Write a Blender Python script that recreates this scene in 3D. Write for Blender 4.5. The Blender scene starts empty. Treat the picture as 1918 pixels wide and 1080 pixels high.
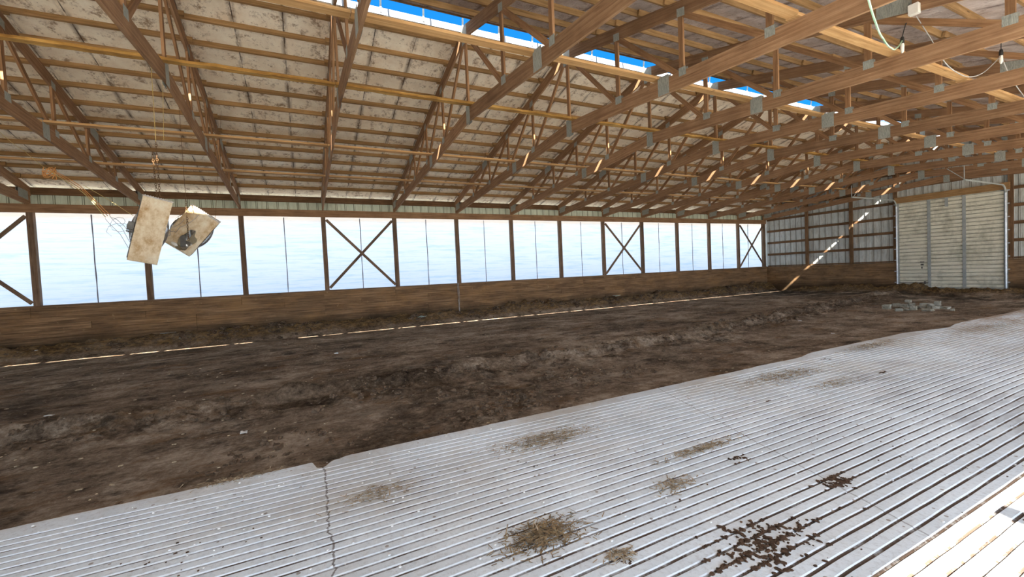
import bpy, math, random
from mathutils import Vector, Matrix, noise
random.seed(7)
C = bpy.context.scene.collection
ZO = 1.75                     # dirt floor at z = 0 (measurements below are relative to the eye height)
S = 2.44                      # post and truss spacing
L = 31.80                     # far end wall
W = 16.26; XR = 8.13          # width, ridge
# ------------------------------------------------------------------ camera
YAW, PIT, ROL, FPX = 1.11320157, -0.0358111970, -0.0459754617, 792.906708
CAM = Vector((16.2261, 6.5612, ZO))
cy, sy, cp, sp = math.cos(YAW), math.sin(YAW), math.cos(PIT), math.sin(PIT)
FWD = Vector((-sy*cp, cy*cp, sp)); RT0 = Vector((cy, sy, 0)); UP0 = RT0.cross(FWD)
cr, sr = math.cos(ROL), math.sin(ROL)
RT = RT0*cr + UP0*sr; UP = -RT0*sr + UP0*cr
def ray(px, py): return FWD + RT*((px-959)/FPX) - UP*((py-540)/FPX)
def at_depth(px, py, d): return CAM + ray(px, py)*d
def at_z(px, py, z): r = ray(px, py); return CAM + r*((z+ZO-CAM.z)/r.z)
def at_y(px, py, y): r = ray(px, py); return CAM + r*((y-CAM.y)/r.y)
def proj(P):
    d = P-CAM; w = d.dot(FWD)
    if w <= .05: return None
    return (959+FPX*d.dot(RT)/w, 540-FPX*d.dot(UP)/w)
def seen(pts, m=15):
    for P in pts:
        q = proj(P)
        if q and -m < q[0] < 1918+m and -m < q[1] < 1080+m: return True
    return False
cam = bpy.data.cameras.new('camera'); co = bpy.data.objects.new('camera', cam); C.objects.link(co)
cam.sensor_width = 36; cam.lens = 36*FPX/1918; cam.clip_end = 500; cam.clip_start = .05
M = Matrix((RT, UP, -FWD)).transposed().to_4x4(); M.translation = CAM; co.matrix_world = M
bpy.context.scene.camera = co

# ------------------------------------------------------------------ mesh builder
class MB:
    def __init__(s, zo=ZO): s.v = []; s.f = []; s.uv = []; s.z = zo
    def poly(s, pts, uvs=None):
        b = len(s.v)
        for p in pts: s.v.append((p[0], p[1], p[2]+s.z))
        s.f.append(tuple(range(b, b+len(pts))))
        s.uv += uvs if uvs else [(p[0], p[1]) for p in pts]
    def hexa(s, c, ln, wd, o=None):   # c: 8 corners, first four = start face, last four = end face
        if o is None: o = random.random()*50
        c = [Vector(p) for p in c]; a, b2 = wd
        rows = ((0, a), (a, a+b2), (a+b2, 2*a+b2), (2*a+b2, 2*a+2*b2))
        for i in range(4):
            j = (i+1) % 4; u0, u1 = rows[i]
            s.poly([c[i], c[j], c[4+j], c[4+i]], [(o, u0), (o, u1), (o+ln, u1), (o+ln, u0)])
        s.poly([c[3], c[2], c[1], c[0]], [(o, 0), (o, a), (o+b2, a), (o+b2, 0)])
        s.poly([c[4], c[5], c[6], c[7]], [(o, 0), (o, a), (o+b2, a), (o+b2, 0)])
    def bar(s, p0, p1, w, h, up=(0, 0, 1)):   # w across, h along up
        p0, p1 = Vector(p0), Vector(p1); d = (p1-p0); ln = d.length; d.normalize()
        sd = d.cross(Vector(up)).normalized(); u = sd.cross(d)
        k = [(-w/2, -h/2), (-w/2, h/2), (w/2, h/2), (w/2, -h/2)]
        s.hexa([p0+sd*a+u*b for a, b in k]+[p1+sd*a+u*b for a, b in k], ln, (h, w))
    def box(s, lo, hi):
        x0, y0, z0 = lo; x1, y1, z1 = hi; dx, dy, dz = x1-x0, y1-y0, z1-z0
        if dx >= dy and dx >= dz: s.bar((x0, (y0+y1)/2, (z0+z1)/2), (x1, (y0+y1)/2, (z0+z1)/2), dy, dz)
        elif dy >= dz: s.bar(((x0+x1)/2, y0, (z0+z1)/2), ((x0+x1)/2, y1, (z0+z1)/2), dx, dz)
        else: s.bar(((x0+x1)/2, (y0+y1)/2, z0), ((x0+x1)/2, (y0+y1)/2, z1), dx, dy, (0, 1, 0))
    def vplank(s, x0, z0l, z0u, x1, z1l, z1u, y, t):   # plank in the XZ plane with vertical-depth ends
        c = [(x0, y-t/2, z0l), (x0, y-t/2, z0u), (x0, y+t/2, z0u), (x0, y+t/2, z0l), (x1, y-t/2, z1l), (x1, y-t/2, z1u), (x1, y+t/2, z1u), (x1, y+t/2, z1l)]
        s.hexa(c, abs(x1-x0), (z0u-z0l, t))
    def tube(s, pts, r, n=6):
        pts = [Vector(p) for p in pts]; rings = []; ln = 0
        for i, p in enumerate(pts):
            d = (pts[min(i+1, len(pts)-1)]-pts[max(i-1, 0)]).normalized()
            a = d.cross(Vector((0, 0, 1)) if abs(d.z) < .95 else Vector((1, 0, 0))).normalized(); b = a.cross(d)
            rr = r[i] if isinstance(r, (list, tuple)) else r
            rings.append([p+(a*math.cos(t)+b*math.sin(t))*rr for t in [2*math.pi*k/n for k in range(n)]])
        for i in range(len(rings)-1):
            l2 = ln+(pts[i+1]-pts[i]).length
            for k in range(n):
                j = (k+1) % n
                s.poly([rings[i][k], rings[i][j], rings[i+1][j], rings[i+1][k]], [(ln, k*.01), (ln, j*.01), (l2, j*.01), (l2, k*.01)])
            ln = l2
        s.poly(rings[0][::-1]); s.poly(rings[-1])
    def lathe(s, prof, M4=Matrix(), n=16):     # prof: (r, h) along local z
        rg = [[M4 @ Vector((r*math.cos(2*math.pi*k/n), r*math.sin(2*math.pi*k/n), h)) for k in range(n)] for r, h in prof]
        for i in range(len(rg)-1):
            for k in range(n):
                j = (k+1) % n; s.poly([rg[i][k], rg[i][j], rg[i+1][j], rg[i+1][k]])
        s.poly(rg[0][::-1]); s.poly(rg[-1])
    def chunk(s, c, rx, ry, rz, seed, blocky=.6, rough=.25, sub=3, rot=0):
        c = Vector(c); n = sub*2
        def P(i, j, k):
            p = Vector((i, j, k)); q = p.normalized() if p.length else p
            q = p*blocky*.8+q*(1-blocky)
            w = noise.noise(Vector((i, j, k))*1.3+Vector((seed*7.1, seed*3.3, 0)))*rough
            q = q*(1+w); q = Vector((q.x*rx, q.y*ry, q.z*rz))
            return c+Matrix.Rotation(rot, 3, 'Z') @ q
        g = [-1+2*i/n for i in range(n+1)]
        for ax in range(3):
            for sg in (-1, 1):
                for i in range(n):
                    for j in range(n):
                        q = []
                        for (u, v) in ((g[i], g[j]), (g[i+1], g[j]), (g[i+1], g[j+1]), (g[i], g[j+1])):
                            t = [0, 0, 0]; t[ax] = sg; t[(ax+1) % 3] = u; t[(ax+2) % 3] = v; q.append(P(*t))
                        s.poly(q if sg > 0 else q[::-1])
    def build(s, name, m, parent=None, smooth=False, weld=False):
        me = bpy.data.meshes.new(name); me.from_pydata(s.v, [], s.f)
        ul = me.uv_layers.new(name='UVMap'); flat = [c for u in s.uv for c in u]
        ul.data.foreach_set('uv', flat); me.materials.append(m)
        if weld:
            import bmesh
            bm = bmesh.new(); bm.from_mesh(me); bmesh.ops.remove_doubles(bm, verts=bm.verts, dist=1e-5); bm.to_mesh(me); bm.free()
        if smooth: me.polygons.foreach_set('use_smooth', [True]*len(me.polygons))
        o = bpy.data.objects.new(name, me); C.objects.link(o)
        if parent: o.parent = parent
        return o
def tag(o, label=None, cat=None, group=None, kind=None):
    for k, v in (('label', label), ('category', cat), ('group', group), ('kind', kind)):
        if v: o[k] = v
    return o
def empty(name, loc, label=None, cat=None, group=None, kind=None):
    o = bpy.data.objects.new(name, None); C.objects.link(o); o.location = loc; o.empty_display_size = .1
    return tag(o, label, cat, group, kind)
def copy_tree(o, parent=None):
    c = o.copy(); C.objects.link(c)
    if parent: c.parent = parent
    for ch in list(o.children): copy_tree(ch, c)
    return c
ORD = ['zeroth', 'first', 'second', 'third', 'fourth', 'fifth', 'sixth', 'seventh', 'eighth', 'ninth', 'tenth', 'eleventh', 'twelfth', 'thirteenth', 'fourteenth', 'fifteenth', 'sixteenth']
def fbm(p, o=4, g=.5):
    a = 1; r = 0
    for i in range(o): r += a*noise.noise(p); p = p*2.03; a *= g
    return r
def sst(a, b, x):
    t = max(0, min(1, (x-a)/(b-a))); return t*t*(3-2*t)

# ------------------------------------------------------------------ materials
class N:
    def __init__(s, name, rough=.8, spec=.2, metal=0):
        s.m = bpy.data.materials.new(name); s.m.use_nodes = True; s.t = s.m.node_tree
        s.b = s.t.nodes['Principled BSDF']; s.out = s.t.nodes['Material Output']
        s.b.inputs['Roughness'].default_value = rough; s.b.inputs['Specular IOR Level'].default_value = spec; s.b.inputs['Metallic'].default_value = metal
    def n(s, typ, **kw):
        o = s.t.nodes.new(typ)
        for k, v in kw.items():
            if k in o.inputs: s.put(o.inputs[k], v)
            else: setattr(o, k, v)
        return o
    def put(s, inp, v):
        if hasattr(v, 'is_linked') or isinstance(v, bpy.types.NodeSocket): s.t.links.new(v, inp)
        else: inp.default_value = v
    def uv(s, sc): t = s.n('ShaderNodeTexCoord'); m = s.n('ShaderNodeMapping', Scale=sc, Vector=t.outputs['UV']); return m.outputs[0]
    def ob(s, sc=(1, 1, 1), rot=(0, 0, 0)): t = s.n('ShaderNodeTexCoord'); m = s.n('ShaderNodeMapping', Scale=sc, Rotation=rot, Vector=t.outputs['Object']); return m.outputs[0]
    def geo(s, sc=(1, 1, 1)): t = s.n('ShaderNodeNewGeometry'); m = s.n('ShaderNodeMapping', Scale=sc, Vector=t.outputs['Position']); return m.outputs[0]
    def noise(s, vec, scale=1, detail=4, rough=.6, dist=0): return s.n('ShaderNodeTexNoise', Vector=vec, Scale=scale, Detail=detail, Roughness=rough, Distortion=dist).outputs['Fac']
    def ramp(s, fac, *st):
        r = s.n('ShaderNodeValToRGB', Fac=fac); e = r.color_ramp.elements
        while len(e) < len(st): e.new(.5)
        for i, (p, c) in enumerate(st): e[i].position = p; e[i].color = (c, c, c, 1) if not isinstance(c, tuple) else (*c, 1)
        return r.outputs['Color']
    def mix(s, f, a, b, typ='MIX'):
        x = s.n('ShaderNodeMix', data_type='RGBA', blend_type=typ)
        for i, v in ((0, f), (6, a), (7, b)):
            if isinstance(v, tuple): v = (*v, 1)
            s.put(x.inputs[i], v)
        return x.outputs[2]
    def math(s, op, a, b=0., c=0., clamp=False):
        x = s.n('ShaderNodeMath', operation=op, use_clamp=clamp)
        for i, v in enumerate((a, b, c)): s.put(x.inputs[i], v)
        return x.outputs[0]
    def rnd(s): return s.n('ShaderNodeObjectInfo').outputs['Random']
    def xyz(s, vec): o = s.n('ShaderNodeSeparateXYZ', Vector=vec).outputs; return o[0], o[1], o[2]
    def bump(s, h, d=.01, st=1.): s.put(s.b.inputs['Normal'], s.n('ShaderNodeBump', Height=h, Distance=d, Strength=st).outputs[0])
    def col(s, c): s.put(s.b.inputs['Base Color'], c if not isinstance(c, tuple) else (*c, 1)); return s.m

def wood(name, dark, mid, light, grain=35, var=.35, blot=.5, rough=.8):
    n = N(name, rough, .15)
    g = n.noise(n.uv((1.2, grain, 1)), 1, 5, .65, .6)
    c = n.ramp(g, (.28, dark), (.5, mid), (.72, light))
    kv = n.n('ShaderNodeTexVoronoi', Vector=n.uv((1.6, 11, 1)), Scale=1.); kk = n.math('MULTIPLY', n.ramp(kv.outputs['Distance'], (.06, 1.), (.13, 0.)), n.math('GREATER_THAN', n.xyz(kv.outputs['Color'])[0], .55))
    c = n.mix(n.math('MULTIPLY', kk, .7), c, tuple(x*.35 for x in dark))
    b = n.noise(n.geo(), 2.2, 5, .65)
    c = n.mix(n.math('MULTIPLY', n.ramp(b, (.35, 1.), (.62, 0.)), blot), c, tuple(x*.55 for x in dark))
    k = n.math('MULTIPLY_ADD', n.rnd(), var, 1-var*.5)
    c = n.mix(1., c, n.n('ShaderNodeCombineColor', Red=k, Green=k, Blue=k).outputs[0], 'MULTIPLY')
    n.bump(g, .003, .5)
    return n.col(c)
W_TRUSS = wood('truss_wood', (.19, .10, .05), (.32, .18, .093), (.44, .27, .15), 30, .3, .3)
W_WEB = wood('web_wood', (.18, .09, .040), (.32, .17, .08), (.43, .25, .13), 30, .3, .3)
W_PURL = wood('purlin_wood', (.20, .11, .042), (.33, .19, .08), (.46, .28, .13), 25, .35, .3)
W_BRACE = wood('brace_wood', (.36, .19, .072), (.52, .30, .125), (.66, .42, .20), 25, .25, .2)
W_BARK = wood('bark_edge_wood', (.28, .13, .03), (.50, .27, .07), (.66, .43, .15), 12, .2, .6)
W_POST = wood('post_wood', (.10, .062, .038), (.19, .12, .075), (.30, .20, .13), 25, .3, .3)
W_GIRT = wood('girt_wood', (.10, .052, .024), (.18, .10, .048), (.27, .155, .08), 25, .3, .4)

def plank_mat():
    n = N('stained_planks', .85, .12)
    g = n.noise(n.uv((.9, 22, 1)), 1, 5, .65, .5)
    c = n.ramp(g, (.3, (.10, .060, .032)), (.5, (.23, .138, .072)), (.72, (.39, .25, .135)))
    tone = n.math('MULTIPLY_ADD', n.noise(n.uv((.45, 0, 1)), 1, 2), 1.5, .25); c = n.mix(1., c, n.n('ShaderNodeCombineColor', Red=tone, Green=tone, Blue=tone).outputs[0], 'MULTIPLY')
    b = n.noise(n.geo((1, .6, 1.2)), 1.6, 5, .7)
    c = n.mix(n.ramp(b, (.46, 0.), (.66, .4)), c, (.40, .22, .085))
    b2 = n.noise(n.geo((1, .35, 2.5)), 2.1, 6, .75)
    c = n.mix(n.ramp(b2, (.34, .6), (.50, 0.)), c, (.09, .055, .03))
    x, y, z = n.xyz(n.geo())
    dz = n.math('ADD', z, n.math('MULTIPLY', n.noise(n.geo((1, 1.1, 1)), 1, 5), -.7))     # splashed manure low on the boards
    c = n.mix(n.ramp(n.math('MULTIPLY_ADD', dz, .5, .5), (.48, .85), (.66, 0.)), c, (.045, .030, .017))
    k = n.noise(n.geo((.5, 9, 6)), 1, 3)
    c = n.mix(n.ramp(k, (.66, 0.), (.72, .5)), c, (.42, .30, .16))
    n.bump(g, .004, .6); return n.col(c)
M_PLANK = plank_mat()

def roof_mat(name, base, base2, stain, seam, foil=False):
    n = N(name, .7 if not foil else .5, .2)
    p = n.geo()
    a = n.noise(p, 2.6, 6, .7); c = n.mix(n.ramp(a, (.35, 0.), (.65, 1.)), base, base2)
    s1 = n.noise(n.geo((1.3, 1.3, 1)), 3.2, 8, .82)
    c = n.mix(n.ramp(s1, (.52, 0.), (.62, .9)), c, stain)
    s2 = n.noise(n.geo((1., 3.5, 1)), 1.4, 6, .75)
    x, y, z = n.xyz(p)
    fr = n.math('FRACT', n.math('DIVIDE', y, S/3)); d = n.math('ABSOLUTE', n.math('SUBTRACT', fr, .5))   # 0.5 at a seam
    near = n.math('MULTIPLY', n.ramp(d, (.40, 0.), (.5, 1.)), n.ramp(s2, (.44, 0.), (.54, 1.)))
    c = n.mix(n.math('MULTIPLY', near, .8), c, (stain[0]*.45, stain[1]*.4, stain[2]*.4))
    ln = n.math('MULTIPLY', n.ramp(d, (.486, 0.), (.492, 1.)), n.ramp(n.noise(n.geo((1.5, .8, 1)), 1.7, 4), (.40, .1), (.55, 1.)))
    c = n.mix(n.math('MULTIPLY', ln, seam), c, (.05, .03, .02))
    sp_ = n.noise(p, 28, 3, .6); c = n.mix(n.ramp(sp_, (.68, 0.), (.72, .7)), c, (.07, .045, .03))
    if foil:
        w = n.noise(n.geo((1.2, 5, 1)), 2.2, 6, .7, 1.5); n.bump(w, .06, 1.)
    else: n.bump(a, .01, .4)
    return n.col(c)
M_ROOF = roof_mat('stained_roof_board', (.91, .82, .66), (.78, .65, .49), (.27, .165, .09), .9)
M_FOIL = roof_mat('crinkled_roof_foil', (.72, .62, .56), (.46, .36, .30), (.28, .19, .14), .2, True)

def simple(name, c1, c2, scale=6, rough=.7, spec=.3, metal=0, bump=0, stretch=(1, 1, 1), lo=.35, hi=.65):
    n = N(name, rough, spec, metal); f = n.noise(n.geo(stretch), scale, 5, .65)
    if bump: n.bump(f, bump, 1.)
    return n.col(n.ramp(f, (lo, c1), (hi, c2)))
M_GALV = simple('dull_galvanized_steel', (.24, .255, .22), (.42, .42, .36), 30, .6, .3, .1, .01, (3, 3, .6))
M_TRACK = simple('bright_galvanized_track', (.55, .57, .58), (.75, .77, .78), 10, .35, .5, .6)
M_WHITEMETAL = simple('white_ridge_metal', (.24, .255, .28), (.32, .335, .36), 4, .45, .5)
M_SIDING = None
def siding_mat(name, c1, c2, dirt, streak=.6):
    n = N(name, .5, .35); a = n.noise(n.geo((1, 1, .8)), 2.5, 6, .7)
    c = n.ramp(a, (.35, c1), (.65, c2))
    s = n.noise(n.geo((3.5, 3.5, .5)), 2.4, 6, .75)
    c = n.mix(n.ramp(s, (.48, 0.), (.70, streak)), c, dirt)
    u = n.math('FRACT', n.xyz(n.uv((1, 1, 1)))[0]); e = n.ramp(u, (.775, 0.), (.80, 1.), (.845, 1.), (.86, 0.), (.93, 0.), (.96, 1.)); c = n.mix(n.math('MULTIPLY', e, .8), c, tuple(x*.45 for x in dirt)); return n.col(c)  # rib shadow lines painted into the colour, darkened from the dirt tone
M_SIDING = siding_mat('weathered_white_siding', (.52, .54, .50), (.66, .67, .62), (.25, .20, .13), .75)
M_EAVE = siding_mat('greenish_eave_siding', (.50, .56, .44), (.62, .66, .52), (.30, .31, .19), .5)
def door_mat():
    n = N('weathered_white_door', .55, .3); a = n.noise(n.geo((.5, 1, 6)), 3, 6, .75)
    c = n.ramp(a, (.33, (.60, .56, .42)), (.6, (.84, .80, .65)))
    b = n.noise(n.geo((1.6, 1, 1.)), 1.3, 6, .7); c = n.mix(n.ramp(b, (.47, 0.), (.68, .65)), c, (.30, .29, .20))
    f = n.noise(n.geo((1, 1, 2)), 9, 4, .7); c = n.mix(n.ramp(f, (.66, 0.), (.72, .6)), c, (.12, .09, .06))
    v = n.math('FRACT', n.math('DIVIDE', n.math('SUBTRACT', n.xyz(n.uv((1, 1, 1)))[1], .01), .156)); g = n.math('MULTIPLY', n.ramp(v, (.70, 0.), (.76, 1.), (.95, 1.), (.99, 0.)), n.ramp(n.noise(n.geo((1.2, 1, 3)), 2, 4), (.35, .35), (.6, 1.)))
    c = n.mix(n.math('MULTIPLY', g, .75), c, (.20, .19, .13))  # recess lines darkened in the colour to deepen the groove shade
    return n.col(c)
M_DOOR = door_mat()
M_STILE = simple('grey_door_steel', (.30, .32, .30), (.42, .43, .40), 5, .5, .4)
def curtain_mat():
    n = N('translucent_curtain'); t = n.t
    z = n.xyz(n.geo())[2]
    w = n.noise(n.geo((1, .5, 9)), 1.3, 5, .7)
    c = n.ramp(w, (.32, (.60, .75, .82)), (.50, (.80, .87, .90)))
    # printed reinforcing lines along the cloth
    fr = n.math('FRACT', n.math('MULTIPLY', n.math('ADD', z, n.math('MULTIPLY', n.noise(n.geo((1, .8, 1)), 1, 3), .04)), 3.1)); ln = n.ramp(fr, (0., 1.), (.02, 1.), (.05, 0.))
    c = n.mix(n.math('MULTIPLY', ln, .35), c, (.55, .66, .72))
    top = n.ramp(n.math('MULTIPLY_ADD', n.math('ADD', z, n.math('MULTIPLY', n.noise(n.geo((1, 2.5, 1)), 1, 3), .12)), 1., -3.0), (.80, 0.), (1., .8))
    c = n.mix(top, c, (.78, .64, .48))          # warm light from the overhang outside, painted into the cloth colour
    d = n.n('ShaderNodeBsdfDiffuse', Color=c); tr = n.n('ShaderNodeBsdfTranslucent', Color=c)
    bp = n.n('ShaderNodeBump', Height=w, Distance=.05, Strength=.5)
    t.links.new(bp.outputs[0], tr.inputs['Normal']); t.links.new(bp.outputs[0], d.inputs['Normal'])
    m = n.n('ShaderNodeMixShader', Fac=.82); t.links.new(d.outputs[0], m.inputs[1]); t.links.new(tr.outputs[0], m.inputs[2])
    t.links.new(m.outputs[0], n.out.inputs[0]); return n.m
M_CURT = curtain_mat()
M_STRAP = simple('grey_curtain_strap', (.13, .12, .14), (.22, .2, .22), 5)

def dirt_mat():
    n = N('packed_manure_floor', .92, .08); p = n.geo()
    a = n.noise(n.geo((1, .75, 1)), .6, 7, .68); b = n.noise(n.geo((1, .85, 1)), 3.2, 9, .78)
    st = n.noise(n.geo((1, .36, 1)), 2.6, 8, .76); fine = n.noise(n.geo((1, .9, 1)), 17, 6, .8)
    f = n.math('ADD', n.math('ADD', n.math('MULTIPLY', a, .34), n.math('MULTIPLY', b, .26)), n.math('ADD', n.math('MULTIPLY', st, .18), n.math('MULTIPLY', fine, .22)))
    c = n.ramp(f, (.40, (.055, .038, .024)), (.455, (.18, .128, .083)), (.51, (.36, .265, .182)), (.57, (.64, .52, .39)))
    g = n.noise(n.geo((1, .55, 1)), 1.1, 6, .75); c = n.mix(n.ramp(g, (.56, 0.), (.68, .7)), c, (.50, .41, .31))
    o = n.noise(n.geo((1, .5, 1)), 1.7, 6, .75); c = n.mix(n.ramp(o, (.55, 0.), (.65, .6)), c, (.26, .135, .05))
    dk = n.noise(n.geo((1, .6, 1)), 1.6, 7, .8); c = n.mix(n.ramp(dk, (.36, .8), (.47, 0.)), c, (.04, .028, .018))
    x, y, z = n.xyz(p)
    wet = n.math('MULTIPLY', n.ramp(n.math('MULTIPLY_ADD', y, .1, -2.2), (.35, 0.), (.62, .85)), n.ramp(n.noise(n.geo((.7, .5, 1)), 1.3, 6, .75), (.44, 0.), (.56, 1.))); c = n.mix(wet, c, (.028, .022, .015))
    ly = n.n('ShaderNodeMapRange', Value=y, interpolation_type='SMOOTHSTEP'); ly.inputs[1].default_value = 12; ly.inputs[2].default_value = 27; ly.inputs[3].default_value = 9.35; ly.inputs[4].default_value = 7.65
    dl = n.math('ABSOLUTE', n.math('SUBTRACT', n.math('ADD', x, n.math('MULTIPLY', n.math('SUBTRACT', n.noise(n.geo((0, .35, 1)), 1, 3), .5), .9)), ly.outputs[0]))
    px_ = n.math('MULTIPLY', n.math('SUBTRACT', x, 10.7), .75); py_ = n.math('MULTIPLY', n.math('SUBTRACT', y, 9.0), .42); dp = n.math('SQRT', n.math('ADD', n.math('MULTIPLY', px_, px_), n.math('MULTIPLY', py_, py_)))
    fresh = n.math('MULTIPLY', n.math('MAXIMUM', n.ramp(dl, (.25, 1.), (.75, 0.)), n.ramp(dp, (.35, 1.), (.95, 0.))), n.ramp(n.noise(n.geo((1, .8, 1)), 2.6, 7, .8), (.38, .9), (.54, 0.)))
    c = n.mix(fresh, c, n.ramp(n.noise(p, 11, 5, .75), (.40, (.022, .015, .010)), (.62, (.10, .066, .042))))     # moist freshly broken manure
    h = n.ramp(n.math('ADD', z, n.math('MULTIPLY', n.noise(p, 3, 4), .14)), (.16, 0.), (.24, .7))
    h = n.math('MULTIPLY', h, n.math('MAXIMUM', n.ramp(x, (.85, 1.), (1., 0.)), n.ramp(n.math('MULTIPLY_ADD', y, .25, -7.), (.3, 0.), (.6, 1.))))
    c = n.mix(h, c, n.ramp(n.noise(n.geo((3, 1.2, 3)), 5, 5, .75), (.4, (.05, .03, .017)), (.60, (.40, .24, .085))))   # bank of bedding by the walls
    v = n.n('ShaderNodeTexVoronoi', Vector=n.geo((1, .6, 1)), Scale=16.); s = n.math('LESS_THAN', v.outputs['Distance'], .13)
    k = n.math('MULTIPLY', s, n.math('GREATER_THAN', n.xyz(v.outputs['Color'])[0], .72)); c = n.mix(n.math('MULTIPLY', k, .75), c, (.50, .42, .32))
    n.bump(n.math('ADD', n.noise(p, 8, 8, .78), n.math('MULTIPLY', n.noise(p, 42, 4, .7), .4)), .09, 1.); return n.col(c)
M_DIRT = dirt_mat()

def slab_mat():
    n = N('grooved_concrete', .75, .25); p = n.geo(); x, y, z = n.xyz(p)
    a = n.noise(n.geo((1, .6, 1)), 1.3, 6, .7)
    c = n.ramp(a, (.35, (.58, .625, .645)), (.62, (.74, .79, .81)))
    m = n.noise(p, 30, 4, .7); c = n.mix(n.ramp(m, (.35, .35), (.5, 0.)), c, (.36, .35, .33))
    t = n.noise(n.geo((1, .6, 1)), 1.1, 5, .7)
    c = n.mix(n.math('MULTIPLY', n.ramp(t, (.46, 0.), (.66, .75)), n.ramp(n.math('MULTIPLY_ADD', x, .3, -3.6), (.0, 1.), (.65, .25))), c, (.44, .38, .29))    # tan film
    # dark drag marks
    s = n.noise(n.geo((2.2, .5, 1)), .9, 5, .7)
    zone = n.math('MULTIPLY', n.ramp(n.math('MULTIPLY_ADD', y, .2, -2.), (.1, 0.), (.3, 1.), (.85, 1.), (1., 0.)), n.ramp(n.math('MULTIPLY_ADD', x, .5, -6.4), (.0, 0.), (.3, 1.)))
    c = n.mix(n.math('MULTIPLY', zone, n.ramp(s, (.52, 0.), (.62, .5))), c, (.26, .26, .26))
    ff = n.math('MULTIPLY', n.ramp(n.math('MULTIPLY_ADD', y, .1, -1.4), (.1, 0.), (.6, .9)), n.ramp(n.noise(n.geo((1.6, .5, 1)), 1.2, 7, .78), (.44, 0.), (.58, 1.))); c = n.mix(ff, c, (.33, .245, .165))
    # crack across the slab from the chipped edge, and a joint further on
    wob = n.n('ShaderNodeCombineXYZ', X=x).outputs[0]
    cw = n.math('ADD', n.math('MULTIPLY', n.math('SUBTRACT', n.noise(wob, 5., 5, .7), .5), .16), n.math('MULTIPLY', n.math('SUBTRACT', n.noise(wob, 1., 2), .5), .12))
    d1 = n.math('ABSOLUTE', n.math('SUBTRACT', n.math('ADD', y, cw), 6.63)); c = n.mix(n.math('MULTIPLY', n.math('LESS_THAN', d1, .006), .75), c, (.10, .07, .05))
    d2 = n.math('ABSOLUTE', n.math('SUBTRACT', n.math('ADD', y, n.math('ADD', n.math('MULTIPLY', x, .33), n.math('MULTIPLY', cw, .3))), 14.58)); c = n.mix(n.math('MULTIPLY', n.math('LESS_THAN', d2, .006), .55), c, (.15, .13, .11))
    # packed manure left in the grooves
    dep = n.math('LESS_THAN', z, ZO-1.55-.0052)
    q = n.noise(n.geo((1.2, 1.6, 1)), 1.6, 6, .78)
    amt = n.ramp(n.math('ADD', q, n.math('MULTIPLY', n.math('SUBTRACT', x, 14.2), .05)), (.42, .55), (.54, 1.))
    c = n.mix(n.math('MULTIPLY', dep, amt), c, (.085, .058, .042))
    # sloped groove side tinted paler: the light it catches is painted in
    lip = n.math('MULTIPLY', n.math('LESS_THAN', z, ZO-1.55-.0004), n.math('GREATER_THAN', z, ZO-1.55-.0052)); c = n.mix(n.math('MULTIPLY', lip, .3), c, (.80, .82, .84))
    v = n.n('ShaderNodeTexVoronoi', Vector=p, Scale=14.); k = n.math('MULTIPLY', n.math('LESS_THAN', v.outputs['Distance'], .16), n.math('GREATER_THAN', n.xyz(v.outputs['Color'])[0], .86)); c = n.mix(n.math('MULTIPLY', k, .7), c, (.20, .14, .09))
    n.bump(n.math('ADD', m, n.noise(p, 90, 3, .7)), .003, .7); return n.col(c)
M_SLAB = slab_mat()
M_STRAW = simple('dry_straw', (.24, .17, .10), (.55, .45, .31), 40, .8, .1)
M_STRAWD = simple('dirty_straw', (.12, .078, .045), (.42, .30, .16), 30, .9, .1)
M_MANURE = simple('dark_manure', (.045, .026, .016), (.12, .072, .045), 30, .9, .1, 0, .01)
M_CLOD = simple('dry_manure_clods', (.075, .05, .032), (.20, .14, .092), 14, .9, .1, 0, .01)
M_CONC = simple('broken_concrete', (.23, .22, .17), (.42, .40, .33), 9, .9, .1, 0, .01)
M_FAN = simple('rust_stained_cream_panel', (.62, .53, .36), (.80, .73, .55), 5, .6, .3, 0, 0, (1, 1, .7), .38, .6)
def fanpanel():
    n = N('rust_stained_side_panel', .6, .3); p = n.ob((1.5, 1., 1))
    a = n.noise(p, 2.2, 6, .72); c = n.ramp(a, (.36, (.46, .28, .12)), (.52, (.72, .58, .38)), (.66, (.82, .75, .58)))
    y = n.xyz(n.ob())[1]
    c = n.mix(n.math('MULTIPLY', n.ramp(n.math('MULTIPLY_ADD', y, 1., .75), (.1, 1.), (.32, 0.)), n.ramp(n.noise(p, 3, 5, .7), (.42, 0.), (.58, .8))), c, (.50, .31, .13)); return n.col(c)
M_FANP = fanpanel()
M_WIRE = simple('rusty_guard_wire', (.30, .27, .24), (.5, .46, .42), 20, .5, .4, .4)
M_MOTOR = simple('dark_motor', (.09, .085, .075), (.16, .15, .13), 12, .5, .4, .3)
M_SILVER = simple('worn_aluminium', (.5, .48, .44), (.75, .72, .66), 12, .3, .5, .8)
M_RUST = simple('rusty_chain', (.12, .065, .03), (.26, .15, .07), 40, .7, .3, .3)
M_ORANGE = simple('orange_twine', (.62, .26, .07), (.80, .42, .16), 30, .8, .1)
M_YELLOW = simple('yellow_twine', (.55, .40, .13), (.70, .55, .25), 30, .8, .1)
M_GREYW = simple('grey_wire', (.30, .28, .25), (.45, .42, .38), 10, .6, .3)
M_GREEN = simple('pale_green_cord', (.30, .52, .32), (.55, .72, .52), 3, .5, .3)
M_WHITEP = simple('off_white_plastic', (.75, .70, .60), (.85, .82, .74), 5, .4, .4)
M_BLACK = simple('black_rubber', (.02, .018, .015), (.04, .036, .03), 8, .6, .3)
M_PAPER = simple('pale_scrap', (.62, .60, .55), (.78, .77, .74), 8, .7, .2)
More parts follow.
